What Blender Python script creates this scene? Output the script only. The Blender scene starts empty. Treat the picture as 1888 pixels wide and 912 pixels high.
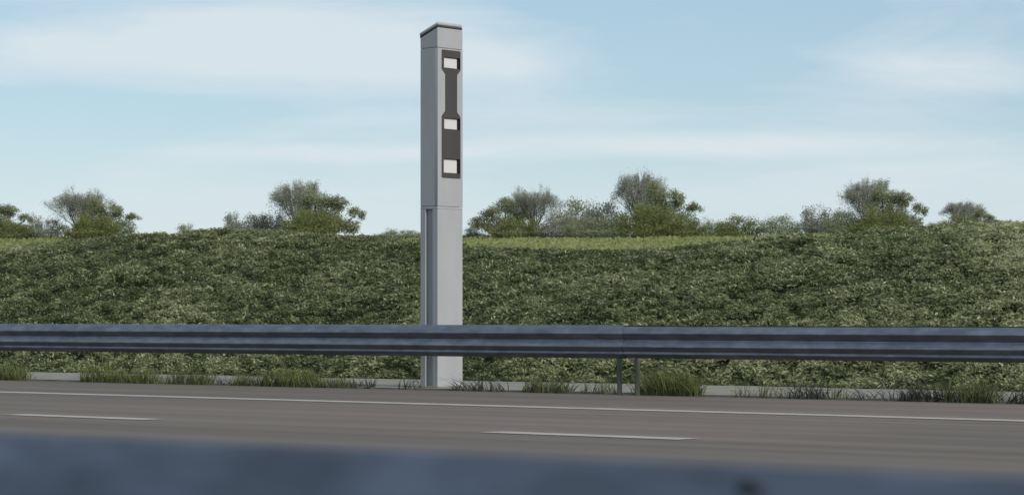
import bpy, bmesh, math, random
import numpy as np
from mathutils import Vector, Matrix

scene = bpy.context.scene
COL = scene.collection
R = math.radians

# ------------------------------------------------------------------ camera, sky, sun, exposure
H_CAM = 0.824
F = 4800.0                                   # focal length in photo pixels (photo 1888 wide)
cd = bpy.data.cameras.new("camera")
cam = bpy.data.objects.new("camera", cd)
COL.objects.link(cam)
cam.location = (0, 0, H_CAM)
cam.rotation_euler = (R(90), 0, 0)
cd.sensor_width = 36
cd.lens = F / 1888 * 36
cd.shift_y = 131 / 1888
cd.clip_start = 0.05
cd.clip_end = 6000
cd.dof.use_dof = True
cd.dof.focus_distance = 33
cd.dof.aperture_fstop = 9.5
scene.camera = cam

SUN_EL, SUN_AZ = 32, 137                    # azimuth clockwise from +Y
w = bpy.data.worlds.new("World")
scene.world = w
w.use_nodes = True
nt = w.node_tree
for n in list(nt.nodes):
    nt.nodes.remove(n)
N = lambda t: nt.nodes.new(t)
L = nt.links.new
out = N('ShaderNodeOutputWorld'); bg = N('ShaderNodeBackground')
sky = N('ShaderNodeTexSky'); sky.sky_type = 'NISHITA'; sky.sun_disc = False
sky.sun_elevation = R(SUN_EL); sky.sun_rotation = R(SUN_AZ)
sky.air_density = 1.0; sky.dust_density = 0.3; sky.ozone_density = 2.0; sky.altitude = 600
tc = N('ShaderNodeTexCoord')
sep = N('ShaderNodeSeparateXYZ'); L(tc.outputs['Generated'], sep.inputs[0])
mp = N('ShaderNodeMapping'); mp.inputs['Scale'].default_value = (7, 7, 34); mp.inputs['Location'].default_value = (2.3, 0.4, 1.7)
L(tc.outputs['Generated'], mp.inputs['Vector'])
ns = N('ShaderNodeTexNoise'); ns.inputs['Scale'].default_value = 1.0; ns.inputs['Detail'].default_value = 7; ns.inputs['Roughness'].default_value = 0.60
ns.inputs['Distortion'].default_value = 0.5
L(mp.outputs[0], ns.inputs['Vector'])

def math_node(op, a, b=None, clamp=False):
    m = N('ShaderNodeMath'); m.operation = op; m.use_clamp = clamp
    for i, v in enumerate((a, b)):
        if v is None: continue
        if isinstance(v, (int, float)): m.inputs[i].default_value = v
        else: L(v, m.inputs[i])
    return m.outputs[0]

def cloud_bank(x0, z0, ax, az):              # a soft cloud bank in a direction of the sky
    s1 = N('ShaderNodeVectorMath'); s1.operation = 'SUBTRACT'; s1.inputs[1].default_value = (x0, 1, z0); L(tc.outputs['Generated'], s1.inputs[0])
    s2 = N('ShaderNodeVectorMath'); s2.operation = 'MULTIPLY'; s2.inputs[1].default_value = (1/ax, 1.0, 1/az); L(s1.outputs[0], s2.inputs[0])
    s3 = N('ShaderNodeVectorMath'); s3.operation = 'LENGTH'; L(s2.outputs[0], s3.inputs[0])
    r = N('ShaderNodeMapRange'); r.interpolation_type = 'SMOOTHSTEP'
    r.inputs['From Min'].default_value = 1.35; r.inputs['From Max'].default_value = 0.15
    L(s3.outputs['Value'], r.inputs['Value'])
    return r.outputs[0]

banks = None
for x0, z0, ax, az, k in ((-0.085, 0.104, 0.095, 0.019, 0.50), (-0.02, 0.096, 0.07, 0.010, 0.22), (-0.195, 0.098, 0.05, 0.012, 0.22),
                          (0.155, 0.093, 0.05, 0.012, 0.26), (0.08, 0.066, 0.11, 0.0055, 0.30), (-0.07, 0.063, 0.08, 0.004, 0.26), (0.14, 0.048, 0.12, 0.014, 0.25)):
    b = math_node('MULTIPLY', cloud_bank(x0, z0, ax, az), k)
    banks = b if banks is None else math_node('ADD', banks, b)
cr = N('ShaderNodeMapRange'); cr.inputs['From Min'].default_value = 0.47; cr.inputs['From Max'].default_value = 0.90
L(math_node('ADD', ns.outputs['Fac'], banks), cr.inputs['Value'])
low = N('ShaderNodeMapRange'); low.interpolation_type = 'SMOOTHSTEP'                       # milky air low over the horizon
low.inputs['From Min'].default_value = 0.085; low.inputs['From Max'].default_value = 0.015
low.inputs['To Max'].default_value = 0.5
L(sep.outputs['Z'], low.inputs['Value'])
mask = math_node('ADD', math_node('MULTIPLY', cr.outputs[0], 0.9), low.outputs[0], True)
high = N('ShaderNodeMapRange'); high.interpolation_type = 'SMOOTHSTEP'                      # unseen whitening overhead, added to make the blue ambient light more neutral
high.inputs['From Min'].default_value = 0.18; high.inputs['From Max'].default_value = 0.6; high.inputs['To Max'].default_value = 0.45
L(sep.outputs['Z'], high.inputs['Value'])
mask = math_node('ADD', mask, high.outputs[0], True)
tint = N('ShaderNodeMix'); tint.data_type = 'RGBA'; tint.blend_type = 'MIX'
tint.inputs['Factor'].default_value = 0.55
L(sky.outputs[0], tint.inputs['A']); tint.inputs['B'].default_value = (3.75, 5.2, 6.2, 1)
mx = N('ShaderNodeMix'); mx.data_type = 'RGBA'
L(mask, mx.inputs['Factor']); L(tint.outputs['Result'], mx.inputs['A']); mx.inputs['B'].default_value = (6.3, 7.0, 7.45, 1)
L(mx.outputs['Result'], bg.inputs['Color'])
bg.inputs['Strength'].default_value = 0.079
L(bg.outputs[0], out.inputs['Surface'])

sd = bpy.data.lights.new("sun", 'SUN'); sd.energy = 2.3; sd.angle = R(10); sd.color = (1.0, 0.93, 0.83)
sun = bpy.data.objects.new("sun", sd); COL.objects.link(sun)
az, el = R(SUN_AZ), R(SUN_EL)
sdir = Vector((math.sin(az)*math.cos(el), math.cos(az)*math.cos(el), math.sin(el)))
sun.rotation_euler = sdir.to_track_quat('Z', 'Y').to_euler()
sun.location = (20, -20, 40)
scene.view_settings.view_transform = 'Standard'
scene.view_settings.look = 'None'
scene.view_settings.exposure = 0.5
scene.view_settings.gamma = 1
scene.render.engine = 'CYCLES'
scene.cycles.max_bounces = 6

# ------------------------------------------------------------------ road frame: s runs along the road (away to the left), p across it
U = np.array((-5744.0, F)); U /= np.linalg.norm(U)
NV = np.array((-U[1]*-1, -U[0])) ; NV = np.array((U[1], -U[0]))
ROT = math.atan2(NV[1], NV[0])               # angle of the p axis
def xy(s, p): return (U[0]*s + NV[0]*p, U[1]*s + NV[1]*p)
def s_of(px, p):                             # s where the sight line at a bearing meets the line p
    k = (px - 944) / F
    Y = p / (NV[1] + NV[0]*k)
    return U[0]*k*Y + U[1]*Y
def depth_of(px, p):
    return p / (NV[1] + NV[0]*(px - 944)/F)
def z_of(px, py, p): return H_CAM - (py - 587)/F*depth_of(px, p)

rng = np.random.default_rng(7)

# ------------------------------------------------------------------ value noise for terrain and clumps
def vnoise(x, y, seed=0):
    xi = np.floor(x).astype(np.int64); yi = np.floor(y).astype(np.int64)
    fx = x - xi; fy = y - yi
    fx = fx*fx*(3-2*fx); fy = fy*fy*(3-2*fy)
    def h(a, b):
        n = (a*374761393 + b*668265263 + seed*1442695041) & 0xffffffff
        n = ((n ^ (n >> 13)) * 1274126177) & 0xffffffff
        return ((n ^ (n >> 16)) & 0xffff) / 65535.0
    return (h(xi, yi)*(1-fx) + h(xi+1, yi)*fx)*(1-fy) + (h(xi, yi+1)*(1-fx) + h(xi+1, yi+1)*fx)*fy
def fbm(x, y, seed=0, o=3):
    t = 0; a = 0.5
    for i in range(o):
        t = t + a*vnoise(x*2**i, y*2**i, seed+i*17); a *= 0.5
    return t / (1 - 0.5**o)

# ------------------------------------------------------------------ helpers
def link(name, me, mat=None, parent=None):
    o = bpy.data.objects.new(name, me)
    COL.objects.link(o)
    if mat is not None: me.materials.append(mat)
    if parent is not None: o.parent = parent
    return o
def tag(o, label=None, cat=None, group=None, kind=None):
    if label: o['label'] = label
    if cat: o['category'] = cat
    if group: o['group'] = group
    if kind: o['kind'] = kind
    return o
def empty(name, loc, rotz=0, label=None, cat=None, group=None):
    o = bpy.data.objects.new(name, None); COL.objects.link(o)
    o.empty_display_size = 0.2
    o.location = loc; o.rotation_euler = (0, 0, rotz)
    return tag(o, label, cat, group)
def np_mesh(name, verts, faces, tone=None):
    """verts (n,3), faces (m,k) all of one size; tone = one value per vertex"""
    me = bpy.data.meshes.new(name)
    v = np.asarray(verts, dtype=np.float32); f = np.asarray(faces, dtype=np.int32)
    k = f.shape[1]
    me.vertices.add(len(v)); me.vertices.foreach_set('co', v.ravel())
    me.loops.add(f.size); me.loops.foreach_set('vertex_index', f.ravel())
    me.polygons.add(len(f)); me.polygons.foreach_set('loop_start', np.arange(0, f.size, k, dtype=np.int32))
    me.update(calc_edges=True)
    if tone is not None:
        a = me.attributes.new('tone', 'FLOAT', 'POINT'); a.data.foreach_set('value', np.asarray(tone, dtype=np.float32))
    return me
def bm_mesh(name, bm, smooth=False):
    me = bpy.data.meshes.new(name)
    bmesh.ops.recalc_face_normals(bm, faces=bm.faces)
    bm.to_mesh(me); bm.free()
    if smooth:
        for p in me.polygons: p.use_smooth = True
    return me
def box_bm(bm, x0, x1, y0, y1, z0, z1):
    vs = [bm.verts.new((x, y, z)) for z in (z0, z1) for x, y in ((x0, y0), (x1, y0), (x1, y1), (x0, y1))]
    for q in ((0, 3, 2, 1), (4, 5, 6, 7), (0, 1, 5, 4), (1, 2, 6, 5), (2, 3, 7, 6), (3, 0, 4, 7)):
        bm.faces.new([vs[i] for i in q])
    return vs
def prism_bm(bm, pts, axis, a0, a1):
    """outline pts (2-d) swept along an axis ('x' -> pts are (y,z); 'y' -> (x,z); 'z' -> (x,y))"""
    def mk(q, a):
        if axis == 'x': return (a, q[0], q[1])
        if axis == 'y': return (q[0], a, q[1])
        return (q[0], q[1], a)
    A = [bm.verts.new(mk(q, a0)) for q in pts]; B = [bm.verts.new(mk(q, a1)) for q in pts]
    n = len(pts)
    bm.faces.new(A); bm.faces.new(B[::-1])
    for i in range(n):
        bm.faces.new((A[i], A[(i+1) % n], B[(i+1) % n], B[i]))
def bevel(bm, w, seg=2, ang=30):
    bmesh.ops.recalc_face_normals(bm, faces=bm.faces)
    ed = [e for e in bm.edges if len(e.link_faces) == 2 and e.calc_face_angle(0) > R(ang)]
    bmesh.ops.bevel(bm, geom=ed, offset=w, segments=seg, affect='EDGES', profile=0.5, clamp_overlap=True)
def plate_with_holes(name, outer, holes, depth):
    """flat plate in the local y-z plane, front at x=0, back at x=-depth"""
    cu = bpy.data.curves.new('tmp', 'CURVE'); cu.dimensions = '2D'; cu.fill_mode = 'BOTH'; cu.extrude = depth/2
    cu.bevel_depth = 0.0
    for pl in [outer] + holes:
        sp = cu.splines.new('POLY'); sp.points.add(len(pl)-1); sp.use_cyclic_u = True
        for i, (a, b) in enumerate(pl): sp.points[i].co = (a, b, 0, 1)
    o = bpy.data.objects.new('tmp', cu); COL.objects.link(o)
    dg = bpy.context.evaluated_depsgraph_get()
    me = bpy.data.meshes.new_from_object(o.evaluated_get(dg))
    bpy.data.objects.remove(o); bpy.data.curves.remove(cu)
    me.name = name
    me.transform(Matrix(((0, 0, 1, -depth/2), (1, 0, 0, 0), (0, 1, 0, 0), (0, 0, 0, 1))))
    return me

# ------------------------------------------------------------------ materials
class Mat:
    def __init__(self, name, rough=0.7, metal=0.0, spec=0.4):
        self.m = bpy.data.materials.new(name); self.m.use_nodes = True
        self.t = self.m.node_tree; self.b = self.t.nodes['Principled BSDF']
        self.b.inputs['Roughness'].default_value = rough
        self.b.inputs['Metallic'].default_value = metal
        self.b.inputs['Specular IOR Level'].default_value = spec
        self.tc = None
    def n(self, t, **kw):
        nd = self.t.nodes.new(t)
        for k, v in kw.items(): nd.inputs[k.replace('_', ' ')].default_value = v
        return nd
    def l(self, a, b): self.t.links.new(a, b)
    def coord(self, scale=(1, 1, 1), rot=0, kind='Object'):
        if self.tc is None: self.tc = self.n('ShaderNodeTexCoord')
        mpn = self.n('ShaderNodeMapping'); mpn.inputs['Scale'].default_value = scale; mpn.inputs['Rotation'].default_value = (0, 0, rot)
        self.l(self.tc.outputs[kind], mpn.inputs['Vector']); return mpn.outputs[0]
    def noise(self, scale, vec=None, detail=4, rough=0.55):
        nd = self.n('ShaderNodeTexNoise', Scale=scale, Detail=detail, Roughness=rough)
        self.l(vec if vec is not None else self.coord(), nd.inputs['Vector']); return nd.outputs['Fac']
    def ramp(self, fac, stops):
        nd = self.n('ShaderNodeValToRGB'); e = nd.color_ramp.elements
        while len(e) > 1: e.remove(e[0])
        e[0].position = stops[0][0]; e[0].color = (*stops[0][1], 1)
        for p, c in stops[1:]:
            q = e.new(p); q.color = (*c, 1)
        self.l(fac, nd.inputs['Fac']); return nd.outputs['Color']
    def mix(self, fac, a, b, blend='MIX'):
        nd = self.n('ShaderNodeMix'); nd.data_type = 'RGBA'; nd.blend_type = blend
        for k, v in (('Factor', fac), ('A', a), ('B', b)):
            if isinstance(v, (int, float)): nd.inputs[k].default_value = v
            elif isinstance(v, tuple): nd.inputs[k].default_value = (*v, 1)
            else: self.l(v, nd.inputs[k])
        return nd.outputs['Result']
    def bump(self, h, strength=0.3, dist=0.02):
        nd = self.n('ShaderNodeBump', Strength=strength, Distance=dist)
        self.l(h, nd.inputs['Height']); self.l(nd.outputs[0], self.b.inputs['Normal'])
    def color(self, c):
        if isinstance(c, tuple): self.b.inputs['Base Color'].default_value = (*c, 1)
        else: self.l(c, self.b.inputs['Base Color'])
        return self
    def attr(self, nm):
        nd = self.n('ShaderNodeAttribute'); nd.attribute_name = nm; return nd.outputs['Fac']

def make_asphalt():
    m = Mat('asphalt', 0.85, spec=0.25)
    v = m.coord((0.05, 1.0, 1.0)); big = m.noise(1.3, v, 5)
    c = m.ramp(big, [(0.3, (0.106, 0.090, 0.078)), (0.5, (0.127, 0.107, 0.093)), (0.7, (0.148, 0.124, 0.107))])
    v2 = m.coord((0.16, 0.5, 1)); red = m.noise(0.7, v2, 3)
    rf = m.ramp(red, [(0.52, (0, 0, 0)), (0.7, (1, 1, 1))])
    c = m.mix(rf, c, (0.165, 0.128, 0.116))
    v3 = m.coord((0.012, 1, 1)); tr = m.noise(2.6, v3, 3)
    tf = m.ramp(tr, [(0.40, (0.86, 0.86, 0.86)), (0.62, (1.06, 1.06, 1.06))])
    c = m.mix(1.0, c, tf, 'MULTIPLY')
    g = m.noise(160, None, 3)
    c = m.mix(0.55, c, m.ramp(g, [(0.35, (0.6, 0.6, 0.6)), (0.65, (1.35, 1.33, 1.3))]), 'MULTIPLY')
    m.color(c); m.bump(g, 0.35, 0.004)
    return m.m
def make_line_paint():
    m = Mat('road_paint', 0.7)
    v = m.coord((0.3, 1, 1)); n1 = m.noise(9, v, 5)
    m.color(m.ramp(n1, [(0.25, (0.16, 0.142, 0.128)), (0.42, (0.29, 0.265, 0.25)), (0.7, (0.38, 0.35, 0.33))]))
    return m.m
def make_concrete():
    m = Mat('pale_concrete', 0.9)
    n1 = m.noise(1.8, None, 6); n2 = m.noise(30, None, 4)
    c = m.ramp(n1, [(0.3, (0.10, 0.096, 0.078)), (0.5, (0.19, 0.182, 0.155)), (0.75, (0.27, 0.258, 0.225))])
    c = m.mix(0.4, c, m.ramp(n2, [(0.3, (0.7, 0.7, 0.7)), (0.7, (1.15, 1.15, 1.15))]), 'MULTIPLY')
    m.color(c); m.bump(n2, 0.3, 0.006)
    return m.m
def make_galvanised(name, dark=1.0, sc=1.0, blue=1.0, con=1.0):
    m = Mat(name, 0.45, 0.85, 0.5)
    v = m.coord((0.35, 1, 1)); n1 = m.noise(14*sc, v, 6, 0.6)
    v2 = m.coord((0.06, 1.0, 1.0)); n2 = m.noise(9*sc, v2, 4)
    mid_ = (0.18*dark, 0.197*dark*(0.5+0.5*blue), 0.235*dark*blue)
    c = m.ramp(n1, [(0.32, tuple(q*(1-0.19*con) for q in mid_)), (0.5, mid_), (0.68, tuple(q*(1+0.25*con) for q in mid_))])
    c = m.mix(0.6, c, m.ramp(n2, [(0.3, (0.75, 0.74, 0.78)), (0.7, (1.2, 1.2, 1.2))]), 'MULTIPLY')
    m.color(c)
    m.l(m.ramp(n1, [(0.3, (0.5,)*3), (0.7, (0.38,)*3)]), m.b.inputs['Roughness'])
    return m.m
def make_paint(name, c0, rough=0.5, var=0.05):
    m = Mat(name, rough)
    v = m.coord((1, 1, 0.25)); n1 = m.noise(3.0, v, 5); n2 = m.noise(60, None, 2)
    lo = tuple(x*(1-var*1.6) for x in c0); hi = tuple(x*(1+var) for x in c0)
    c = m.ramp(n1, [(0.3, lo), (0.65, hi)])
    m.color(c); m.bump(n2, 0.04, 0.002)
    return m.m
def make_window():
    m = Mat('white_lens_cover', 0.25, spec=0.5)
    v = m.coord((1, 1, 1)); s_ = m.n('ShaderNodeSeparateXYZ'); m.l(v, s_.inputs[0])
    wv = m.n('ShaderNodeTexWave', Scale=30.0, Distortion=0.0); wv.bands_direction = 'Y'; m.l(v, wv.inputs['Vector'])
    m.color(m.ramp(wv.outputs['Fac'], [(0.2, (0.50, 0.50, 0.49)), (0.7, (0.60, 0.60, 0.595))]))
    return m.m
def make_leaf(name, stops, trans=0.25):
    m = Mat(name, 0.6, spec=0.25)
    m.color(m.ramp(m.attr('tone'), stops))
    tl = m.n('ShaderNodeBsdfTranslucent'); m.l(m.b.inputs['Base Color'].links[0].from_socket, tl.inputs['Color'])
    ms = m.n('ShaderNodeMixShader'); ms.inputs[0].default_value = trans
    o = [n for n in m.t.nodes if n.type == 'OUTPUT_MATERIAL'][0]
    m.l(m.b.outputs[0], ms.inputs[1]); m.l(tl.outputs[0], ms.inputs[2]); m.l(ms.outputs[0], o.inputs['Surface'])
    return m.m
def make_soil():
    m = Mat('bank_soil', 0.95, spec=0.1)
    n1 = m.noise(6, None, 6, 0.65)
    m.color(m.ramp(n1, [(0.3, (0.014, 0.018, 0.008)), (0.55, (0.032, 0.042, 0.017)), (0.75, (0.06, 0.075, 0.03))]))
    return m.m
def make_meadow():
    m = Mat('meadow_grass_soil', 0.95, spec=0.1)
    v = m.coord((1, 1, 1)); n1 = m.noise(0.12, v, 6, 0.6); n2 = m.noise(1.5, None, 5, 0.65)
    c = m.ramp(n1, [(0.3, (0.085, 0.115, 0.035)), (0.5, (0.125, 0.16, 0.05)), (0.7, (0.17, 0.20, 0.075))])
    c = m.mix(0.6, c, m.ramp(n2, [(0.3, (0.55, 0.6, 0.5)), (0.7, (1.3, 1.3, 1.2))]), 'MULTIPLY')
    m.color(c); m.bump(n2, 0.8, 0.2)
    return m.m

M_asphalt = make_asphalt(); M_line = make_line_paint(); M_conc = make_concrete()
M_galv = make_galvanised('galvanised_steel'); M_galv_near = make_galvanised('galvanised_steel_spangled', 0.60, 1.9, 1.18, 1.25)
M_bolt = make_paint('dark_bolt_steel', (0.055, 0.066, 0.085), 0.6)
M_post = make_paint('greenish_post_steel', (0.115, 0.127, 0.095), 0.85, 0.35)  # mottled greenish grey, close to the grass colour
M_tower = make_paint('light_grey_enamel', (0.335, 0.342, 0.352), 0.45)
M_cap = make_paint('mid_grey_enamel', (0.40, 0.405, 0.42), 0.45)
M_liner = make_paint('channel_grey', (0.30, 0.307, 0.32), 0.6)
M_gask = make_paint('dark_rubber', (0.045, 0.047, 0.055), 0.7)
M_panel = make_paint('charcoal_plastic', (0.048, 0.047, 0.046), 0.6, 0.08)
M_black = make_paint('black_lining', (0.008, 0.008, 0.008), 0.8)
M_lens = make_window()
M_soil = make_soil(); M_meadow = make_meadow()
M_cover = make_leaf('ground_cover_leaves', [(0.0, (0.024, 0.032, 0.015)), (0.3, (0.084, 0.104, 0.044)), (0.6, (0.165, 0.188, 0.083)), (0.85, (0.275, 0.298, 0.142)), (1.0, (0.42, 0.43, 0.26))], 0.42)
M_mblade = make_leaf('meadow_blades', [(0.0, (0.09, 0.108, 0.036)), (0.5, (0.19, 0.21, 0.075)), (1.0, (0.30, 0.31, 0.14))])
M_grey_leaf = make_leaf('grey_green_leaves', [(0.0, (0.19, 0.21, 0.125)), (0.5, (0.34, 0.37, 0.23)), (1.0, (0.49, 0.51, 0.36))], 0.55)  # these three tree leaf colours are lightened to stand in for distance haze
M_twig_leaf = make_leaf('dry_grey_leaves', [(0.0, (0.19, 0.194, 0.15)), (0.5, (0.34, 0.342, 0.272)), (1.0, (0.49, 0.488, 0.41))], 0.55)
M_olive_leaf = make_leaf('olive_leaves', [(0.0, (0.10, 0.115, 0.036)), (0.5, (0.235, 0.255, 0.09)), (1.0, (0.37, 0.385, 0.165))], 0.5)
M_bark = make_paint('grey_bark', (0.17, 0.155, 0.14), 0.9, 0.25)
M_weed_green = make_leaf('fresh_grass_blades', [(0.0, (0.035, 0.045, 0.016)), (0.5, (0.115, 0.138, 0.042)), (1.0, (0.24, 0.255, 0.095))])
M_weed_olive = make_leaf('olive_weed_blades', [(0.0, (0.03, 0.036, 0.015)), (0.5, (0.095, 0.108, 0.042)), (1.0, (0.21, 0.215, 0.10))])
M_weed_dark = make_leaf('dark_weed_blades', [(0.0, (0.016, 0.018, 0.012)), (0.6, (0.052, 0.056, 0.038)), (1.0, (0.13, 0.13, 0.095))])
M_weed_pale = make_leaf('pale_dry_blades', [(0.0, (0.04, 0.04, 0.035)), (0.5, (0.14, 0.135, 0.12)), (1.0, (0.36, 0.35, 0.33))])

# ------------------------------------------------------------------ terrain
P_EDGE, P_STRIP, P_BANK, P_CREST, P_DIP, P_HILL = 22.48, 25.7, 25.6, 33.0, 46.0, 150.0
crest_px = np.array([(-900, 452), (-300, 470), (0, 463), (80, 448), (150, 440), (250, 434), (340, 428.5), (400, 424), (470, 429), (600, 437), (680, 440), (760, 450), (860, 461),
                     (1000, 466), (1150, 463), (1300, 452), (1450, 438), (1550, 432), (1650, 428), (1750, 421), (1820, 414), (1888, 405), (2100, 400), (2700, 430)], float)
cs = np.array([s_of(x, P_CREST) for x, y in crest_px]); cz = np.array([z_of(x, y, P_CREST) for x, y in crest_px])
o_ = np.argsort(cs); cs, cz = cs[o_], cz[o_]
hill_px = np.array([(-900, 440), (0, 438), (400, 437), (900, 437), (1400, 436), (1700, 430), (1888, 424), (2700, 430)], float)
hs = np.array([s_of(x, P_HILL) for x, y in hill_px]); hz = np.array([z_of(x, y, P_HILL) for x, y in hill_px])
o_ = np.argsort(hs); hs, hz = hs[o_], hz[o_]
def sm(t): t = np.clip(t, 0, 1); return t*t*(3-2*t)
def ground_z(s, p):
    s = np.asarray(s, float); p = np.asarray(p, float)
    zc = np.interp(s, cs, cz) - 0.13 + 0.08*(fbm(s*1.1, p*0.0+3, 5) - 0.5)
    zh = np.interp(s, hs, hz)
    t = np.clip((p - P_BANK)/(P_CREST - P_BANK), 0, 1)
    bank = zc*(0.22*t + 0.78*(1-(1-t)**1.45)) + 0.22*(fbm(s*0.45, p*0.45, 9)-0.5)*sm(t*3)*sm((1-t)*4)
    t2 = np.clip((p - P_CREST)/(P_DIP - P_CREST), 0, 1)
    dip = zc + (np.minimum(zc, 2.0) - zc - 0.0)*sm(t2)
    t3 = np.clip((p - P_DIP)/(P_HILL - P_DIP), 0, 1)
    d0 = np.minimum(zc, 2.0)
    hill = d0 + (zh - d0)*(0.55*t3 + 0.45*t3**1.6)
    t4 = np.clip((p - P_HILL)/120, 0, 1)
    far = zh - (zh - 1.0)*sm(t4)
    return np.where(p < P_BANK, 0.0, np.where(p < P_CREST, bank, np.where(p < P_DIP, dip, np.where(p < P_HILL, hill, far))))

def grid_obj(name, ss, ps, mat, lift=0.0):
    S, P = np.meshgrid(ss, ps, indexing='ij')
    Z = ground_z(S, P) + lift
    X = U[0]*S + NV[0]*P; Y = U[1]*S + NV[1]*P
    v = np.stack([X, Y, Z], -1).reshape(-1, 3)
    a, b = len(ss), len(ps)
    i = (np.arange(a-1)[:, None]*b + np.arange(b-1)[None, :]).ravel()
    f = np.stack([i, i+1, i+b+1, i+b], -1)
    me = np_mesh(name, v, f)
    for pl in me.polygons: pl.use_smooth = True
    o = link(name, me, mat); tag(o, kind='structure'); return o

# the ground: one sheet out to the horizon
def flat(name, s0, s1, p0, p1, z, mat, thick=None):
    """a sheet in its own frame: local x along the road, local y across it"""
    bm = bmesh.new()
    if thick:
        box_bm(bm, 0, s1-s0, -(p1-p0)/2, (p1-p0)/2, -thick, 0)
    else:
        n = 1
        vs = [bm.verts.new(q) for q in ((0, -(p1-p0)/2, 0), (s1-s0, -(p1-p0)/2, 0), (s1-s0, (p1-p0)/2, 0), (0, (p1-p0)/2, 0))]
        bm.faces.new(vs)
    me = bm_mesh(name, bm)
    for pl in me.polygons:
        pass
    o = link(name, me, mat)
    x, y = xy(s0, (p0+p1)/2)
    o.location = (x, y, z); o.rotation_euler = (0, 0, math.atan2(U[1], U[0]))
    return tag(o, kind='structure')
g = flat('ground', -3000, 3000, -3000, 3000, -0.03, M_meadow)
flat('road', -250, 500, -9, P_EDGE, 0.0, M_asphalt)
flat('edge_line', -250, 500, 18.58, 18.90, 0.004, M_line)
for k in range(-6, 30):
    if k in (0,): pass
    s0 = 10.47 + 5.38*k
    flat('lane_dash', s0, s0+1.78, 14.29, 14.54, 0.004, M_line)
# concrete verge strip with joints, slab by slab
for k in range(-40, 100):
    flat('verge_slab', k*2.0+0.3, k*2.0+2.29, P_EDGE + 0.004*((k*37) % 5 - 2), P_STRIP, 0.02 + 0.001*((k*53) % 5 - 2), M_conc, 0.12)

grid_obj('bank', np.arange(2, 46, 0.2), np.concatenate([np.arange(P_STRIP-0.12, P_CREST, 0.2), np.arange(P_CREST, P_DIP+1.01, 0.5)]), M_soil)
grid_obj('hill', np.concatenate([np.arange(-120, 20, 5.0), np.arange(20, 230, 2.0), np.arange(230, 420, 5.0)]),
         np.concatenate([np.arange(P_DIP, P_HILL, 2.5), np.arange(P_HILL, 290, 5)]), M_meadow)
# the bank runs on beyond the frame on both sides
grid_obj('bank', np.arange(-60, 2.01, 0.5), np.concatenate([np.arange(P_STRIP-0.12, P_CREST, 0.4), np.arange(P_CREST, P_DIP+1.01, 1)]), M_meadow)
grid_obj('bank', np.arange(46-0.2, 200, 0.5), np.concatenate([np.arange(P_STRIP-0.12, P_CREST, 0.4), np.arange(P_CREST, P_DIP+1.01, 1)]), M_meadow)

# ------------------------------------------------------------------ leaf / blade clouds
def leaf_quads(c, nrm, size, asp, r, along=None):
    """rhombic leaves at centres c with normals nrm"""
    n = len(c)
    a = r.normal(size=(n, 3))
    if along is not None: a = a*0.75 + np.array(along)*np.sign(r.normal(size=(n, 1)))*1.1
    a -= (a*nrm).sum(1)[:, None]*nrm
    a /= np.linalg.norm(a, axis=1)[:, None]+1e-9
    b = np.cross(nrm, a)
    l = size[:, None]*0.5; w_ = l*asp
    v = np.stack([c - a*l, c + b*w_ - a*l*0.1, c + a*l, c - b*w_ - a*l*0.1], 1).reshape(-1, 3)
    f = np.arange(4*n).reshape(n, 4)
    return v, f
def unit(v): return v/(np.linalg.norm(v, axis=1)[:, None]+1e-9)

# ground cover on the bank: uncountable small leaves
def ground_cover():
    r = np.random.default_rng(3)
    n = 950000
    px = r.uniform(-160, 2050, n)
    q = r.random(n)
    p = P_BANK - 0.05 + (P_CREST + 1.6 - P_BANK)*q**0.95
    k = (px-944)/F; Y = p/(NV[1]+NV[0]*k); s = U[0]*k*Y + U[1]*Y
    hump = fbm(s*1.9, p*1.5, 21, 3); fine = fbm(s*4.6, p*7.5, 33, 3); patch = fbm(s*0.33, p*0.5, 41, 3); mid = fbm(s*1.2, p*2.2, 43, 3)
    keep = r.random(n) < np.clip(0.10 + 3.2*(fine-0.34), 0.03, 1)
    s, p, hump, fine, patch, px, mid = s[keep], p[keep], hump[keep], fine[keep], patch[keep], px[keep], mid[keep]; n = len(s)
    # near the slab edge the cover is low and ragged
    edge = sm((p - P_BANK)/0.8)
    z = ground_z(s, p) + (0.02 + 0.11*hump + 0.13*(fine-0.3))*(0.35+0.65*edge) + r.normal(0, 0.02, n)
    x, y = xy(s, p)
    c = np.stack([x, y, z], 1)
    nr = np.stack([np.full(n, -NV[0]*0.45), np.full(n, -NV[1]*0.45), np.full(n, 0.85)], 1) + r.normal(0, 0.55, (n, 3))
    nr = unit(nr)
    size = r.uniform(0.030, 0.080, n)*(0.8+0.5*hump)
    v, f = leaf_quads(c, nr, size, r.uniform(0.25, 0.45, n)[:, None], r, (U[0], U[1], 0.0))
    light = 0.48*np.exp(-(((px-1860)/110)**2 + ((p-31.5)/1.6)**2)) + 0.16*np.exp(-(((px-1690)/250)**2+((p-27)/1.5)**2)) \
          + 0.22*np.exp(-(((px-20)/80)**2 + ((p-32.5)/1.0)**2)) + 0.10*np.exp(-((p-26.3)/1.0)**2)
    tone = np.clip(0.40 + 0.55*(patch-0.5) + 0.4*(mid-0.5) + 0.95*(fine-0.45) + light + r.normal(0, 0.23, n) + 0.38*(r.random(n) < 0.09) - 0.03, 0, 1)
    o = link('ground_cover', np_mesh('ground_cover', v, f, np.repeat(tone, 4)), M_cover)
    tag(o, 'low dark green leafy ground cover spread over the whole roadside bank', 'ground cover', kind='stuff')
ground_cover()

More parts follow.
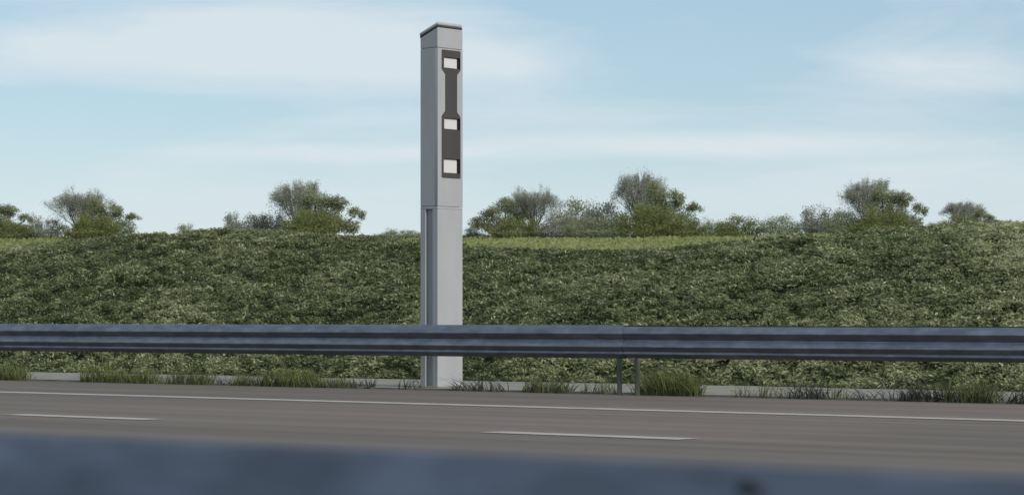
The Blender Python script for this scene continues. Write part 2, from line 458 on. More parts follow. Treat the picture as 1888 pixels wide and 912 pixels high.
def meadow_grass():
    r = np.random.default_rng(4)
    n = 130000
    px = r.uniform(-100, 1990, n); p = P_CREST + 8 + (P_HILL + 6 - P_CREST - 5)*r.random(n)**1.4
    k = (px-944)/F; Y = p/(NV[1]+NV[0]*k); s = U[0]*k*Y + U[1]*Y
    pt = fbm(s*0.12, p*0.12, 51, 3)*0.7 + 0.3*fbm(s*0.7, p*0.5, 52, 2)
    h = r.uniform(0.08, 0.28, n)*(0.6+pt)*np.clip((p-25)/110, 0.14, 1)
    x, y = xy(s, p); z = ground_z(s, p)
    c = np.stack([x, y, z + h*0.35], 1)
    nr = unit(np.stack([np.full(n, -0.2), np.full(n, -0.8), np.full(n, 0.6)], 1) + r.normal(0, 0.4, (n, 3)))
    v, f = leaf_quads(c, nr, h*1.6, np.full(n, 0.35)[:, None], r)
    tone = np.clip(0.15+0.8*pt + r.normal(0, 0.15, n), 0, 1)
    o = link('meadow_grass', np_mesh('meadow_grass', v, f, np.repeat(tone, 4)), M_mblade)
    tag(o, 'pale yellow-green grass of the field behind the bank', 'grass', kind='stuff')
meadow_grass()

# ------------------------------------------------------------------ trees and shrubs on the hill
def tube_np(segs):
    """segs: list of (a, b, ra, rb) -> one mesh of four-sided tapering tubes"""
    a = np.array([q[0] for q in segs]); b = np.array([q[1] for q in segs])
    ra = np.array([q[2] for q in segs]); rb = np.array([q[3] for q in segs])
    d = unit(b-a); ref = np.where(np.abs(d[:, 2:3]) > 0.9, np.array([[1.0, 0, 0]]), np.array([[0, 0, 1.0]]))
    e1 = unit(np.cross(d, ref)); e2 = np.cross(d, e1)
    vs = []
    for base, rr in ((a, ra), (b, rb)):
        for k in range(4):
            t = k*math.pi/2
            vs.append(base + (e1*math.cos(t) + e2*math.sin(t))*rr[:, None])
    v = np.stack(vs, 1)                       # n,8,3
    n = len(segs)
    q = np.array([(k, (k+1) % 4, 4+(k+1) % 4, 4+k) for k in range(4)])
    f = (np.arange(n)[:, None, None]*8 + q[None]).reshape(-1, 4)
    return v.reshape(-1, 3), f
def grow(r, p, d, length, rad, depth, segs, tips, spread, up=0.15):
    n = 3
    for i in range(n):
        d = d + r.normal(0, 0.10, 3) + np.array((0, 0, up*0.3)); d = d/np.linalg.norm(d)
        q = p + d*length/n
        segs.append((p, q, rad*(1-0.28*i/n), rad*(1-0.28*(i+1)/n)))
        p = q
        if depth <= 1: tips.append(p)
    if depth > 0:
        k = r.integers(2, 4)
        for j in range(k):
            dd = d + r.normal(0, spread, 3); dd /= np.linalg.norm(dd)
            grow(r, p, dd, length*r.uniform(0.55, 0.8), rad*0.6, depth-1, segs, tips, spread, up)

def fan_tree_mesh(seed, leafn=2600, wide=1.0):
    """vase-shaped half-bare tree about 1 unit tall"""
    r = np.random.default_rng(seed); segs = []; tips = []
    base = np.array((0, 0, -0.06)); fork = np.array((0.0, 0.0, 0.13))
    segs.append((base, fork, 0.03, 0.024))
    for i in range(24):
        a = r.uniform(0, 2*math.pi); tl = (0.12 + 0.62*math.sqrt((i+0.5)/24))*wide
        d = np.array((math.cos(a)*tl, math.sin(a)*tl, 1.0)); d /= np.linalg.norm(d)
        p0 = fork + np.array((0, 0, r.uniform(-0.05, 0.08)))
        grow(r, p0, d, r.uniform(0.30, 0.34), 0.0085, 3, segs, tips, 0.26, 0.12)
    tips = np.array(tips)
    # keep the outline a dome: pull in stray tips
    idx = r.integers(0, len(tips), leafn)
    c = tips[idx] + r.normal(0, 0.032, (leafn, 3))
    nd = leafn
    dd = np.stack([r.normal(0, 0.50*wide, nd), r.normal(0, 0.50*wide, nd), np.ones(nd)], 1); dd = unit(dd)
    dd = dd[dd[:, 2] > 0.52]; nd = len(dd)
    rr_ = 0.80*(r.random(nd)**0.42)*(0.90 + 0.2*vnoise(dd[:, 0]*6+9, dd[:, 1]*6+9, seed))
    dome = fork + dd*rr_[:, None]*np.array((0.92, 0.92, 1.0))
    dome = dome[(rr_ > 0.28)]
    c = np.concatenate([c, dome])
    g_ = fbm(c[:, 0]*9+5, c[:, 2]*9+c[:, 1]*4, seed, 2)
    c = c[g_ > 0.40]
    nr = unit(r.normal(0, 1, c.shape)); size = r.uniform(0.011, 0.023, len(c))
    v, f = leaf_quads(c, nr, size, r.uniform(0.3, 0.6, len(c))[:, None], r)
    tone = np.clip(0.5 + r.normal(0, 0.22, len(c)) + 0.5*(vnoise(c[:, 0]*7+50, c[:, 2]*7+50, seed)-0.5), 0, 1)
    tv, tf = tube_np(segs)
    top = np.percentile(c[:, 2], 99.3)
    return np_mesh('fan_trunk', tv/top, tf), np_mesh('fan_crown', v/top, f, np.repeat(tone, 4))

def lobed_mesh(seed, lobes, leafn, size=(0.02, 0.045), trunk=True):
    """crown of uneven lobes (x, y, z, rx, rz) with gaps; about 1 unit tall"""
    r = np.random.default_rng(seed)
    segs = []; cs_ = []; tn = []
    wts = np.array([l[3]*l[3]*l[4] for l in lobes])**0.75; wts /= wts.sum()
    base = np.array((0, 0, -0.06))
    for (lx, ly, lz, rx, rz), wt in zip(lobes, wts):
        ctr = np.array((lx, ly, lz))
        n = int(leafn*wt)
        # sub-clumps in the lobe
        m = max(5, int(16*(rx+rz)))
        sc = unit(r.normal(0, 1, (m*3, 3)))*r.uniform(0.35, 1.0, (m*3, 1))**0.6
        sc = ctr + sc*np.array((rx, rx*0.9, rz))
        ii = r.integers(0, len(sc), n)
        c = sc[ii] + np.clip(r.normal(0, 0.34, (n, 3)), -0.75, 0.75)*np.array((rx, rx, rz))*0.72
        cs_.append(c); tn.append(0.40 + r.normal(0, 0.1, len(sc))[ii] + 0.35*(r.random(n)-0.5))
        if trunk:
            mid = base*0.4 + ctr*0.6 + r.normal(0, 0.03, 3); mid[2] = ctr[2]*0.42
            segs.append((base, mid, 0.020, 0.014)); segs.append((mid, ctr, 0.014, 0.007))
        for j in r.choice(len(sc), min(len(sc), 14), replace=False):
            segs.append((ctr if trunk else np.array((lx*0.7, ly, -0.03)), sc[j], 0.006, 0.002))
    c = np.concatenate(cs_); tone = np.concatenate(tn)
    ok = c[:, 2] > 0.0
    c, tone = c[ok], tone[ok]
    nr = unit(r.normal(0, 1, c.shape) + np.array((0, 0, 0.4)))
    sz = r.uniform(size[0], size[1], len(c))
    v, f = leaf_quads(c, nr, sz, r.uniform(0.35, 0.65, len(c))[:, None], r)
    tv, tf = tube_np(segs)
    top = np.percentile(c[:, 2], 99.3)
    return np_mesh('lobed_trunk', tv/top, tf), np_mesh('lobed_crown', v/top, f, np.repeat(np.clip(tone, 0, 1), 4))

LOBES_A = [(-0.10, 0, 0.80, 0.20, 0.18), (0.14, 0.05, 0.62, 0.22, 0.20), (0.34, -0.05, 0.66, 0.16, 0.14), (0.22, 0.0, 0.36, 0.26, 0.22), (-0.16, 0.05, 0.46, 0.24, 0.24),
           (0.66, 0.03, 0.48, 0.15, 0.12), (0.50, 0.0, 0.22, 0.22, 0.16), (-0.34, 0, 0.22, 0.2, 0.18), (0.0, 0, 0.18, 0.3, 0.16)]
LOBES_B = [(0.02, 0, 0.78, 0.22, 0.20), (-0.20, 0.05, 0.52, 0.22, 0.22), (0.30, -0.05, 0.56, 0.2, 0.16), (0.60, 0.0, 0.36, 0.18, 0.14), (0.20, 0.0, 0.28, 0.3, 0.22), (-0.4, 0.0, 0.24, 0.2, 0.18)]
SHRUB_A = [(0, 0, 0.62, 0.42, 0.34), (-0.5, 0.1, 0.40, 0.38, 0.30), (0.52, -0.1, 0.44, 0.38, 0.28), (0.05, 0, 0.22, 0.7, 0.20)]
SHRUB_B = [(-0.25, 0, 0.60, 0.30, 0.36), (0.30, 0.1, 0.50, 0.34, 0.32), (0.7, 0, 0.30, 0.28, 0.24), (-0.65, 0, 0.32, 0.30, 0.24), (0, 0, 0.18, 0.7, 0.16)]
SHRUB_C = [(0, 0, 0.6, 0.34, 0.38), (0.1, 0, 0.25, 0.4, 0.24)]
fans = [fan_tree_mesh(11, 19000), fan_tree_mesh(23, 19000), fan_tree_mesh(37, 19000, 1.15)]
lobed = [lobed_mesh(5, LOBES_A, 21000), lobed_mesh(8, LOBES_B, 18000), lobed_mesh(9, LOBES_A, 21000)]
shrubs = [lobed_mesh(61, SHRUB_A, 6500, (0.03, 0.075), False), lobed_mesh(67, SHRUB_B, 6500, (0.03, 0.075), False), lobed_mesh(71, SHRUB_C, 3200, (0.03, 0.08), False)]
copies = {}
def with_mats(pair, mats, key):
    k = (key, mats[0].name, mats[1].name)
    if k not in copies:
        a, b = pair[0].copy(), pair[1].copy()
        a.materials.clear(); b.materials.clear(); a.materials.append(mats[0]); b.materials.append(mats[1])
        copies[k] = (a, b)
    return copies[k]

def plant(kind, var, px, top, base, halfw, p, label, leaf, group, mirror=False, rot=None, names=('trunk', 'crown')):
    """kind fan / lobed / shrub: stands on the hill at (bearing px, line p); top and base give its height; halfw its half width (photo px at that distance)"""
    pool = {'fan': fans, 'lobed': lobed, 'shrub': shrubs}[kind]
    tm, cm = with_mats(pool[var], (M_bark, leaf), kind+str(var))
    D = depth_of(px, p); s = s_of(px, p); x, y = xy(s, p)
    gz = float(ground_z(s, p))
    ztop = H_CAM + (587-top)/F*D
    hgt = ztop - gz
    ref = {'fan': (0.44, 0.5, 0.55)[var], 'lobed': (0.80, 0.72, 0.80)[var], 'shrub': (0.9, 0.95, 0.42)[var]}[kind]
    if kind == 'shrub': top -= 5; halfw *= 1.18
    ztop = H_CAM + (587-top)/F*D; hgt = ztop - gz
    wid = halfw/F*D/ref
    nm = {'fan': 'fan_tree', 'lobed': 'broadleaf_tree', 'shrub': 'shrub'}[kind]
    t = empty(nm, (x, y, gz), (rot if rot is not None else 0), label, 'tree' if kind != 'shrub' else 'shrub', group)
    t.scale = (-wid if mirror else wid, wid, hgt)
    for n_, me in zip(names, (tm, cm)):
        o = bpy.data.objects.new(n_, me); COL.objects.link(o); o.parent = t
    return t
GF, GB, GS = 'fan shaped trees along the hill', 'broad trees along the hill', 'shrubs along the hill'
G, T, O = M_grey_leaf, M_twig_leaf, M_olive_leaf
ST = ('stem', 'crown')
# left edge
plant('lobed', 0, -12, 372, 436, 66, 150, 'grey-green tree cut by the left edge of the photo', G, GB)
plant('shrub', 1, 80, 403, 436, 34, 149, 'pale grey thin shrub left of the leftmost fan shaped tree', T, GS, names=ST)
plant('shrub', 0, 25, 415, 437, 36, 147, 'olive shrub under the tree at the left edge', O, GS, names=ST)
plant('fan', 0, 145, 351, 436, 46, 151, 'leftmost of the bare grey fan shaped trees', T, GF)
plant('lobed', 2, 184, 368, 436, 68, 149, 'grey-green broad tree right of the leftmost fan shaped tree', G, GB)
plant('shrub', 1, 168, 398, 437, 42, 146, 'olive green shrub at the foot of the leftmost fan shaped tree', O, GS, names=ST)
plant('shrub', 2, 343, 418, 436, 16, 144, 'tiny dark shrub on the crest of the left hump', G, GS, names=ST)
# left of the tower
plant('shrub', 2, 428, 397, 436, 15, 150, 'small round grey shrub standing apart left of the second tree group', T, GS, names=ST)
plant('shrub', 0, 470, 401, 436, 34, 150, 'low grey-brown thin shrub between the round grey shrub and the fan tree', T, GS, names=ST)
plant('shrub', 1, 505, 393, 436, 30, 151, 'pale twiggy shrub touching the left side of the fan tree nearest the column', T, GS, True, names=ST)
plant('fan', 1, 547, 336, 436, 48, 151, 'bare grey fan shaped tree nearest to the grey column on its left', T, GF)
plant('lobed', 0, 590, 354, 436, 74, 149, 'grey-green broad tree just left of the grey column', G, GB)
plant('shrub', 0, 572, 392, 437, 46, 146, 'olive green shrub under the broad tree left of the column', O, GS, names=ST)
plant('shrub', 1, 735, 427, 437, 36, 148, 'very low strip of shrub touching the left side of the column', G, GS, names=ST)
# right of the tower
plant('shrub', 2, 872, 425, 437, 16, 148, 'very low grey shrub touching the right side of the column', G, GS, names=ST)
plant('lobed', 1, 935, 367, 436, 62, 149, 'grey-green broad tree nearest to the grey column on its right', G, GB, True)
plant('fan', 0, 987, 348, 436, 44, 151, 'bare grey fan shaped tree nearest to the grey column on its right', T, GF, True)
plant('shrub', 1, 955, 405, 437, 44, 146, 'olive shrub below the fan tree right of the column', O, GS, names=ST)
plant('shrub', 0, 1066, 374, 436, 40, 150, 'dark rounded shrub between the two fan trees right of the column', G, GS, names=ST)
plant('shrub', 1, 1030, 398, 436, 36, 147, 'low grey shrub right of the fan tree nearest the column', T, GS, names=ST)
plant('shrub', 0, 1118, 378, 436, 34, 150, 'grey twiggy shrub left of the tallest fan tree', T, GS, True, names=ST)
plant('shrub', 1, 1100, 402, 437, 48, 147, 'low green-grey shrub in front of the twiggy shrub', G, GS, True, names=ST)
plant('fan', 2, 1181, 321, 436, 52, 151, 'tallest of the bare grey fan shaped trees', T, GF)
plant('lobed', 2, 1216, 339, 436, 72, 149, 'tallest broad grey-green tree beside the tallest fan tree', G, GB)
plant('shrub', 0, 1195, 381, 437, 50, 146, 'large olive green shrub under the tallest trees', O, GS, names=ST)
plant('shrub', 1, 1266, 405, 437, 30, 147, 'olive shrub at the right foot of the tallest broad tree', O, GS, names=ST)
plant('shrub', 1, 1318, 409, 436, 34, 150, 'grey-green low shrub right of the tallest tree group', G, GS, names=ST)
plant('shrub', 0, 1364, 403, 436, 40, 148, 'dense green shrub standing low on the pale meadow', O, GS, names=ST)
plant('shrub', 0, 1440, 403, 436, 36, 149, 'grey-green shrub right of the dense green meadow shrub', G, GS, True, names=ST)
plant('shrub', 2, 1492, 386, 436, 15, 151, 'thin upright grey shrub taller than its neighbours', T, GS, names=ST)
plant('shrub', 1, 1535, 388, 436, 44, 150, 'wide grey-green shrub left of the rightmost tall fan tree', T, GS, names=ST)
plant('shrub', 0, 1555, 394, 436, 34, 148, 'dull green shrub touching the rightmost tall tree group', G, GS, names=ST)
plant('fan', 1, 1598, 332, 434, 44, 151, 'tall bare grey fan shaped tree in the right part of the hill', T, GF)
plant('lobed', 0, 1636, 346, 432, 66, 149, 'grey-green broad tree right of the tall right hand fan tree', G, GB)
plant('shrub', 1, 1622, 388, 432, 44, 146, 'olive green shrub under the right hand broad tree', O, GS, names=ST)
plant('shrub', 0, 1722, 416, 430, 22, 148, 'tiny grey shrub in the gap before the last fan tree', G, GS, names=ST)
plant('fan', 2, 1776, 373, 428, 42, 151, 'rightmost and shortest of the bare fan shaped trees', T, GF)
plant('lobed', 1, 1806, 386, 428, 36, 149, 'small grey-green tree right of the rightmost fan tree', G, GB)
plant('shrub', 0, 1770, 402, 428, 32, 146, 'olive shrub at the foot of the rightmost fan tree', O, GS, names=ST)

# ------------------------------------------------------------------ the column with its three windows
def tower():
    kx, ky = 807, 713.5
    z0 = 0.022
    D = (H_CAM - z0)*F/(ky-587); Xc = (kx-944)/F*D
    ppm = F/D
    W = 45/ppm/NV[0]; Lg = 33/ppm/-U[0]
    a = -U; n = NV
    cx, cy = Xc - a[0]*Lg/2 + n[0]*W/2, D - a[1]*Lg/2 + n[1]*W/2
    t = empty('enforcement_tower', (cx, cy, z0), math.atan2(a[1], a[0]), 'tall light grey metal column with charcoal panel and three white windows behind the guardrail', 'speed camera tower')
    Z = lambda py: (ky-py)/ppm
    hx, hy = Lg/2, W/2
    fr = lambda f: -hy + f*W                      # across the front face, 0 = left edge
    # lower column with its vertical channel
    zj = Z(379.5)
    zt = Z(385)
    bm = bmesh.new()
    g0, g1, gd = hx-0.31*Lg, hx-0.70*Lg, 0.045
    prof = [(-hx, -hy), (g1, -hy), (g1, -hy+gd), (g0, -hy+gd), (g0, -hy), (hx, -hy), (hx, hy), (-hx, hy)]
    prism_bm(bm, prof, 'z', 0, zt)
    bm2 = bmesh.new()
    bevel(bm, 0.006, 2, 60)
    box_bm(bm2, -hx, hx, -hy, hy, zt, zj-0.004)
    bevel(bm2, 0.005, 2, 60)
    tmp = bpy.data.meshes.new('t'); bm2.to_mesh(tmp); bm2.free(); bm.from_mesh(tmp); bpy.data.meshes.remove(tmp)
    link('lower_column', bm_mesh('lower_column', bm), M_tower, t)
    bm = bmesh.new(); box_bm(bm, g1+0.002, g0-0.002, -hy+gd-0.012, -hy+gd+0.01, 0.0, zt-0.002)
    link('channel_liner', bm_mesh('channel_liner', bm), M_liner, t)
    bm = bmesh.new(); box_bm(bm, -hx-0.03, hx+0.03, -hy-0.03, hy+0.03, -0.01, 0.012); bevel(bm, 0.004)
    link('base_plate', bm_mesh('base_plate', bm), M_conc, t)
    # dark core seen in the seams
    bm = bmesh.new(); box_bm(bm, -hx+0.008, hx-0.048, -hy+0.008, hy-0.008, zj-0.03, Z(70))
    link('seam_core', bm_mesh('seam_core', bm), M_gask, t)
    # housing behind the front plate
    zs = Z(87.5)
    pd = 0.044
    bm = bmesh.new(); box_bm(bm, -hx, hx-pd-0.003, -hy, hy, zj, zs-0.002); bevel(bm, 0.006, 2)
    link('housing', bm_mesh('housing', bm), M_tower, t)
    wins = [(fr(.235), fr(.875), Z(123.8), Z(103.6)), (fr(.245), fr(.875), Z(236.8), Z(216.2)), (fr(.225), fr(.872), Z(317.8), Z(291.4))]
    rect = lambda y0, y1, a0, a1: [(y0, a0), (y1, a0), (y1, a1), (y0, a1)]
    holes = [rect(*q) for q in wins]
    me = plate_with_holes('front_plate', rect(-hy, hy, zj, zs-0.002), holes, pd)
    o = link('front_plate', me, M_tower, t); o.location = (hx, 0, 0)
    bv = o.modifiers.new('bevel', 'BEVEL'); bv.width = 0.003; bv.segments = 2; bv.limit_method = 'ANGLE'
    # charcoal panel, wide-narrow-wide, with clipped corners
    e = 0.012
    yl, yr, nl, nr_ = fr(.155), fr(.90), fr(.295), fr(.765)
    zt_, zb_ = Z(90.4), Z(326.8)
    za, zb, zc, zd = Z(126.6), Z(134.6), Z(204.2), Z(212.2)
    outl = [(yl+e, zb_), (yr-e, zb_), (yr-e*.3, zb_+e*.3), (yr, zb_+e), (yr, zd-0.01), (yr-0.004, zd), (nr_+0.004, zc), (nr_, zc+0.01), (nr_, zb-0.01), (nr_+0.004, zb), (yr-0.004, za), (yr, za+0.01),
            (yr, zt_-e), (yr-e*.3, zt_-e*.3), (yr-e, zt_), (yl+e, zt_), (yl+e*.3, zt_-e*.3), (yl, zt_-e), (yl, za+0.01), (yl+0.004, za), (nl-0.004, zb), (nl, zb-0.01), (nl, zc+0.01), (nl-0.004, zc), (yl+0.004, zd), (yl, zd-0.01), (yl, zb_+e), (yl+e*.3, zb_+e*.3)]
    g_ = 0.001
    holes2 = [rect(y0-g_, y1+g_, a0-g_, a1+g_) for y0, y1, a0, a1 in wins]
    o = link('front_panel', plate_with_holes('front_panel', outl, holes2, 0.005), M_panel, t); o.location = (hx+0.0055, 0, 0)
    for y0, y1, a0, a1 in wins:
        bm = bmesh.new(); th = 0.003; d0, d1 = hx-0.018, hx+0.004; wr = (y1-y0)*0.12
        box_bm(bm, d0, d1, y0+.0005, y0+th, a0+.0005, a1-.0005); box_bm(bm, d0, d1, y1-th, y1-.0005, a0+.0005, a1-.0005); box_bm(bm, d0, d0+0.006, y1-wr, y1-th, a0+th, a1-th)
        box_bm(bm, d0, d1, y0+th, y1-th, a0+.0005, a0+th); box_bm(bm, d0, d1, y0+th, y1-th, a1-th, a1-.0005)
        fr_ = link('window_frame', bm_mesh('window_frame', bm), M_black, t)
        bm = bmesh.new(); box_bm(bm, d0, d0+0.004, y0+th, y1-wr, a0+th, a1-th)
        link('window_pane', bm_mesh('window_pane', bm), M_lens, fr_)
    # head above the seam, its top sloping down to the back
    drop = 0.112
    zf = Z(50)
    bm = bmesh.new()
    prism_bm(bm, [(-hx, zs+0.002), (hx, zs+0.002), (hx, zf), (-hx, zf-drop)], 'y', -hy, hy); bevel(bm, 0.006, 2)
    link('head', bm_mesh('head', bm), M_tower, t)
    slope = drop/Lg
    def slab(x0, x1, zl, th):
        f0 = lambda x: zf - (hx - x)*slope + zl
        return [(x0, f0(x0)), (x1, f0(x1)), (x1, f0(x1)+th), (x0, f0(x0)+th)]
    bm = bmesh.new(); prism_bm(bm, slab(-hx-0.006, hx+0.006, 0.002, 0.02), 'y', -hy-0.004, hy-0.01); bevel(bm, 0.005, 2)
    link('cap_gasket', bm_mesh('cap_gasket', bm), M_gask, t)
    bm = bmesh.new(); prism_bm(bm, slab(-hx-0.010, hx+0.012, 0.0225, 0.04), 'y', -hy-0.010, hy-0.015); bevel(bm, 0.014, 3)
    link('cap', bm_mesh('cap', bm, True), M_cap, t)
tower()

# ------------------------------------------------------------------ guardrails
def rail_profile(sgn=-1):
    # (out, z): out is towards the carriageway viewer; a two-wave beam with curled lower lip
    key = [(0.000, 0.738), (0.004, 0.750), (0.012, 0.748), (0.050, 0.675), (0.054, 0.664), (0.051, 0.653), (0.022, 0.604), (0.018, 0.596), (0.021, 0.588), (0.060, 0.532), (0.064, 0.522), (0.061, 0.512),
           (0.036, 0.474), (0.034, 0.466), (0.040, 0.452), (0.038, 0.440), (0.026, 0.430), (-0.02, 0.402), (-0.03, 0.396)]
    return key
def smooth_poly(key, n=4):
    """Catmull-Rom, denser"""
    k = np.array(key); out_ = []
    ex = np.vstack([2*k[0]-k[1], k, 2*k[-1]-k[-2]])
    for i in range(1, len(ex)-2):
        for j in range(n):
            t = j/n
            a, b, c, d = ex[i-1:i+3]
            q = 0.5*((2*b) + (-a+c)*t + (2*a-5*b+4*c-d)*t*t + (-a+3*b-3*c+d)*t**3)
            out_.append(q)
    out_.append(k[-1]); return np.array(out_)
def beam_mesh(name, length, toward=-1, thick=0.004, bulge=0.0):
    """along local x from 0 to length; waves bulge to local y*toward"""
    pr = smooth_poly(rail_profile(), 4)
    tg = np.gradient(pr, axis=0); nn = np.stack([tg[:, 1], -tg[:, 0]], 1); nn /= np.linalg.norm(nn, axis=1)[:, None]
    front = pr + nn*bulge; back = front + nn*thick*1.0
    # normal direction: make back lie behind
    if (back[:, 0]-front[:, 0]).mean() > 0: back = front - nn*thick
    loop = np.vstack([front, back[::-1]])
    m = len(loop); nseg = max(2, int(length/1.0))
    xs = np.linspace(0, length, nseg+1)
    v = np.array([[(x, toward*q[0], q[1]) for q in loop] for x in xs]).reshape(-1, 3)
    f = []
    for i in range(nseg):
        for j in range(m):
            f.append((i*m+j, i*m+(j+1) % m, (i+1)*m+(j+1) % m, (i+1)*m+j))
    me = np_mesh(name, v, f)
    bm = bmesh.new(); bm.from_mesh(me)
    bm.verts.ensure_lookup_table()
    half = m//2
    for base in (0, nseg*m):                 # end faces, strip by strip
        for j in range(half-1):
            bm.faces.new([bm.verts[base+j], bm.verts[base+j+1], bm.verts[base+m-2-j], bm.verts[base+m-1-j]])
    bmesh.ops.recalc_face_normals(bm, faces=bm.faces); bm.to_mesh(me); bm.free()
    for p in me.polygons: p.use_smooth = True
    me.set_sharp_from_angle(angle=R(40))
    return me
def bolt_mesh(r0=0.0065, h=0.008, slot=True):
    bm = bmesh.new()
    bmesh.ops.create_uvsphere(bm, u_segments=16, v_segments=8, radius=r0)
    bmesh.ops.scale(bm, vec=(1.35, 1, 0.18), verts=bm.verts)
    return bm_mesh('bolt', bm, True)
def c_post_mesh(h, w_=0.022, d=0.06):
    bm = bmesh.new(); t = 0.006
    prof = [(-w_/2, -d/2), (w_/2, -d/2), (w_/2, -d/2+t), (-w_/2+t, -d/2+t), (-w_/2+t, d/2-t), (w_/2, d/2-t), (w_/2, d/2), (-w_/2, d/2)]
    prism_bm(bm, prof, 'z', 0, h)
    return bm_mesh('post', bm)
def guardrail(s0, count, length, p, zoff, label, post_s, toward, mat, bolts=()):
    ang = math.atan2(U[1], U[0])
    x, y = xy(s0, p)
    t = empty('guardrail', (x, y, zoff), ang, label, 'guardrail')
    me = beam_mesh('beam', length+0.30, toward); me.materials.append(mat)
    me2 = beam_mesh('beam', length+0.30, toward, bulge=0.006); me2.materials.append(mat)
    for k in range(count):
        o = bpy.data.objects.new('beam', me2 if k % 2 else me); COL.objects.link(o); o.parent = t
        o.location = (k*length + 0.0, 0, 0)
    pm = c_post_mesh(0.70); pm.materials.append(M_post)
    for sv in post_s:
        o = bpy.data.objects.new('post', pm); COL.objects.link(o); o.parent = t
        o.location = (sv - s0, -toward*0.062, 0.0)
    bmh = bolt_mesh(); bmh.materials.append(M_bolt)
    for sv, out_, zz, tilt in bolts:
        o = bpy.data.objects.new('bolt', bmh); COL.objects.link(o); o.parent = t
        o.location = (sv - s0, toward*out_, zz); o.rotation_euler = (tilt*-toward*-1, 0, 0)
    return t
# far rail in front of the tower; local y = +p side is "left" of U: U x up ... y axis = rotate(U, 90deg) = (-U1, U0) = -NV
LEN = 12.5
s_join = s_of(1150, 22.2)
pp = []
for k in range(-6, 16):
    pp += [s_join + LEN*k - 0.12, s_join + LEN*k + 0.12]
guardrail(s_join - LEN*6, 21, LEN, 22.22, 0.0, 'blue-grey corrugated steel guardrail running in front of the grey column', pp, 1, M_galv)
# near rail, out of focus, right in front of the camera; its waves face the camera
pn = 1.035
sb = s_of(1375, pn-0.02)
pp = [s_join + 4.0*k + 2.2 for k in range(-9, 16)]
guardrail(s_join - LEN*4, 12, LEN, pn, 0.0, 'blurred blue steel guardrail close to the camera along the bottom edge', pp, 1, M_galv_near, bolts=[(sb, 0.0160, 0.7425, 1.09)])

# ------------------------------------------------------------------ weeds along the road edge
def tuft(px0, px1, top, n, mat, label, seed, lean=0.0, curl=0.5, wid=0.006, base_off=0.0, bias=0.0):
    r = np.random.default_rng(seed)
    p = P_EDGE - 0.02 + base_off
    sa, sb_ = s_of(px0, p), s_of(px1, p)
    mid = 0.5*(px0+px1); D = depth_of(mid, p)
    yb = 587 + (H_CAM)*F/D
    h = (yb - top)/F*D
    s0 = 0.5*(sa+sb_); half = abs(sa-sb_)/2
    x, y = xy(s0, p)
    K = 5
    nst = max(4, int(n/14)); roots = np.linspace(-0.9, 0.9, nst) + r.normal(0, 0.6/nst, nst); u = np.clip(roots[r.integers(0, nst, n)] + r.normal(0, 0.05, n), -1, 1)
    bs = u*half*0.97; bp = r.uniform(-0.05, 0.14, n)
    hh = h*r.uniform(0.25, 1.4, n)*(1-0.3*np.abs(u)**2)
    # direction of lean in the (s,p) plane; +s is to the left in the picture
    ds = r.normal(0, 0.75, n) + lean; dp = r.normal(0, 0.30, n)
    cur = curl*r.uniform(0.2, 1.5, n)
    ts = np.linspace(0, 1, K)
    ax, ay = U[0]*ds + NV[0]*dp, U[1]*ds + NV[1]*dp
    wx = r.normal(0, 1, n); wy = r.normal(0, 0.4, n); wl = np.sqrt(wx**2+wy**2); wx /= wl; wy /= wl
    bx, by = U[0]*bs + NV[0]*bp, U[1]*bs + NV[1]*bp
    vs = []; tn = []
    for k, t in enumerate(ts):
        hz_ = hh*(t - 0.33*np.clip(cur, 0, 1.1)*t**2.4)
        off = hh*(0.30*t + cur*t*t)
        cx, cy = bx + ax*off, by + ay*off
        ww = wid*0.5*(1-t**1.5*0.92)*(0.7+0.6*((np.arange(n)*0.618) % 1))
        vs.append(np.stack([cx-wx*ww, cy-wy*ww, hz_-0.01*(k == 0)], 1)); vs.append(np.stack([cx+wx*ww, cy+wy*ww, hz_-0.01*(k == 0)], 1))
    v = np.stack(vs, 1).reshape(-1, 3)
    q = np.array([(2*k, 2*k+1, 2*k+3, 2*k+2) for k in range(K-1)])
    f = (np.arange(n)[:, None, None]*2*K + q[None]).reshape(-1, 4)
    per = np.clip(r.normal(0.5+bias, 0.22, n), 0, 1)
    tone = np.repeat(per, 2*K)
    o = link('weed_tuft', np_mesh('weed_tuft', v, f, tone), mat)
    o.location = (x, y, 0.0)
    return tag(o, label, 'weed', 'weed tufts along the road edge')
A, B_, Dk, Pl = M_weed_green, M_weed_olive, M_weed_dark, M_weed_pale
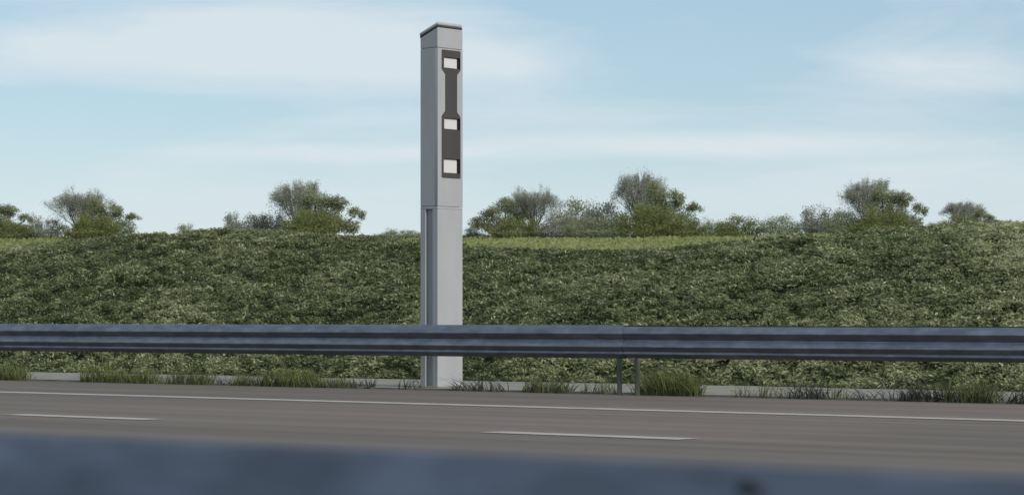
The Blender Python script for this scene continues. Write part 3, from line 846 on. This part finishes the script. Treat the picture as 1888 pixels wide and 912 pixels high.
for i, a in enumerate([
    (-30, 52, 666, 420, A, 'bright green dense weed tuft at the left end of the kerb', 0.1, 0.5, 0.010),
    (148, 216, 668, 300, A, 'tall green weed tuft starting right of the first bare stretch of concrete', 0.2, 0.5, 0.009),
    (205, 295, 676, 380, A, 'wide green tuft with dark base, second after the bare concrete', 0.0, 0.5, 0.010),
    (303, 388, 676, 300, B_, 'olive green tuft left of the thin dark stalks', -0.1, 0.5, 0.009),
    (393, 424, 684, 26, Dk, 'few thin dark stalks leaning over the concrete', 0.5, 0.7, 0.010),
    (425, 482, 682, 190, B_, 'medium olive tuft right of the few dark stalks', 0.0, 0.6, 0.009),
    (478, 594, 674, 480, A, 'widest green tuft left of the column', 0.0, 0.5, 0.010),
    (592, 645, 686, 160, B_, 'ragged olive tuft with dark foot, next to the widest green tuft', 0.2, 0.7, 0.009),
    (645, 695, 692, 60, Dk, 'short dark spiky tuft left of the column', 0.2, 0.6, 0.010),
    (733, 768, 688, 26, Dk, 'thin dark twigs right beside the left foot of the column', -0.4, 0.7, 0.010),
    (838, 928, 684, 85, Dk, 'blackish arching blades at the right foot of the column', 0.9, 1.0, 0.011),
    (960, 1050, 688, 250, B_, 'olive tuft midway between the column and the rail posts', -0.1, 0.6, 0.009),
    (1070, 1134, 692, 90, B_, 'sparse thin blades just left of the rail posts', 0.0, 0.5, 0.008),
    (1168, 1294, 678, 620, A, 'biggest bright green dense clump right of the rail posts', 0.1, 0.55, 0.010),
    (1346, 1438, 700, 80, B_, 'sparse thin stems over the bare concrete right of the biggest clump', 0.2, 0.6, 0.009),
    (1452, 1524, 692, 110, Dk, 'dark arching blades, left one of the dark tufts at the right', 0.5, 0.9, 0.011),
    (1524, 1566, 704, 40, B_, 'small olive tuft between dark and pale blades', -0.2, 0.7, 0.009),
    (1586, 1664, 700, 70, Pl, 'pale grey dry arching blades', 0.9, 1.0, 0.012),
    (1656, 1744, 696, 170, Dk, 'thick dark tangled tuft right of the pale blades', 0.3, 0.9, 0.011),
    (1736, 1846, 694, 380, B_, 'dense olive clump near the right edge of the photo', 0.1, 0.6, 0.010),
    (1846, 1930, 702, 130, Dk, 'dark tuft cut by the right edge of the photo', -0.5, 0.9, 0.011)]):
    px0, px1, top, n, mat, lab, lean, curl, wid = a
    px0 -= 2; px1 += 2; n = int(n*1.15); top += 3
    tuft(px0, px1, top, n, mat, lab, 100+i, lean, curl, wid)
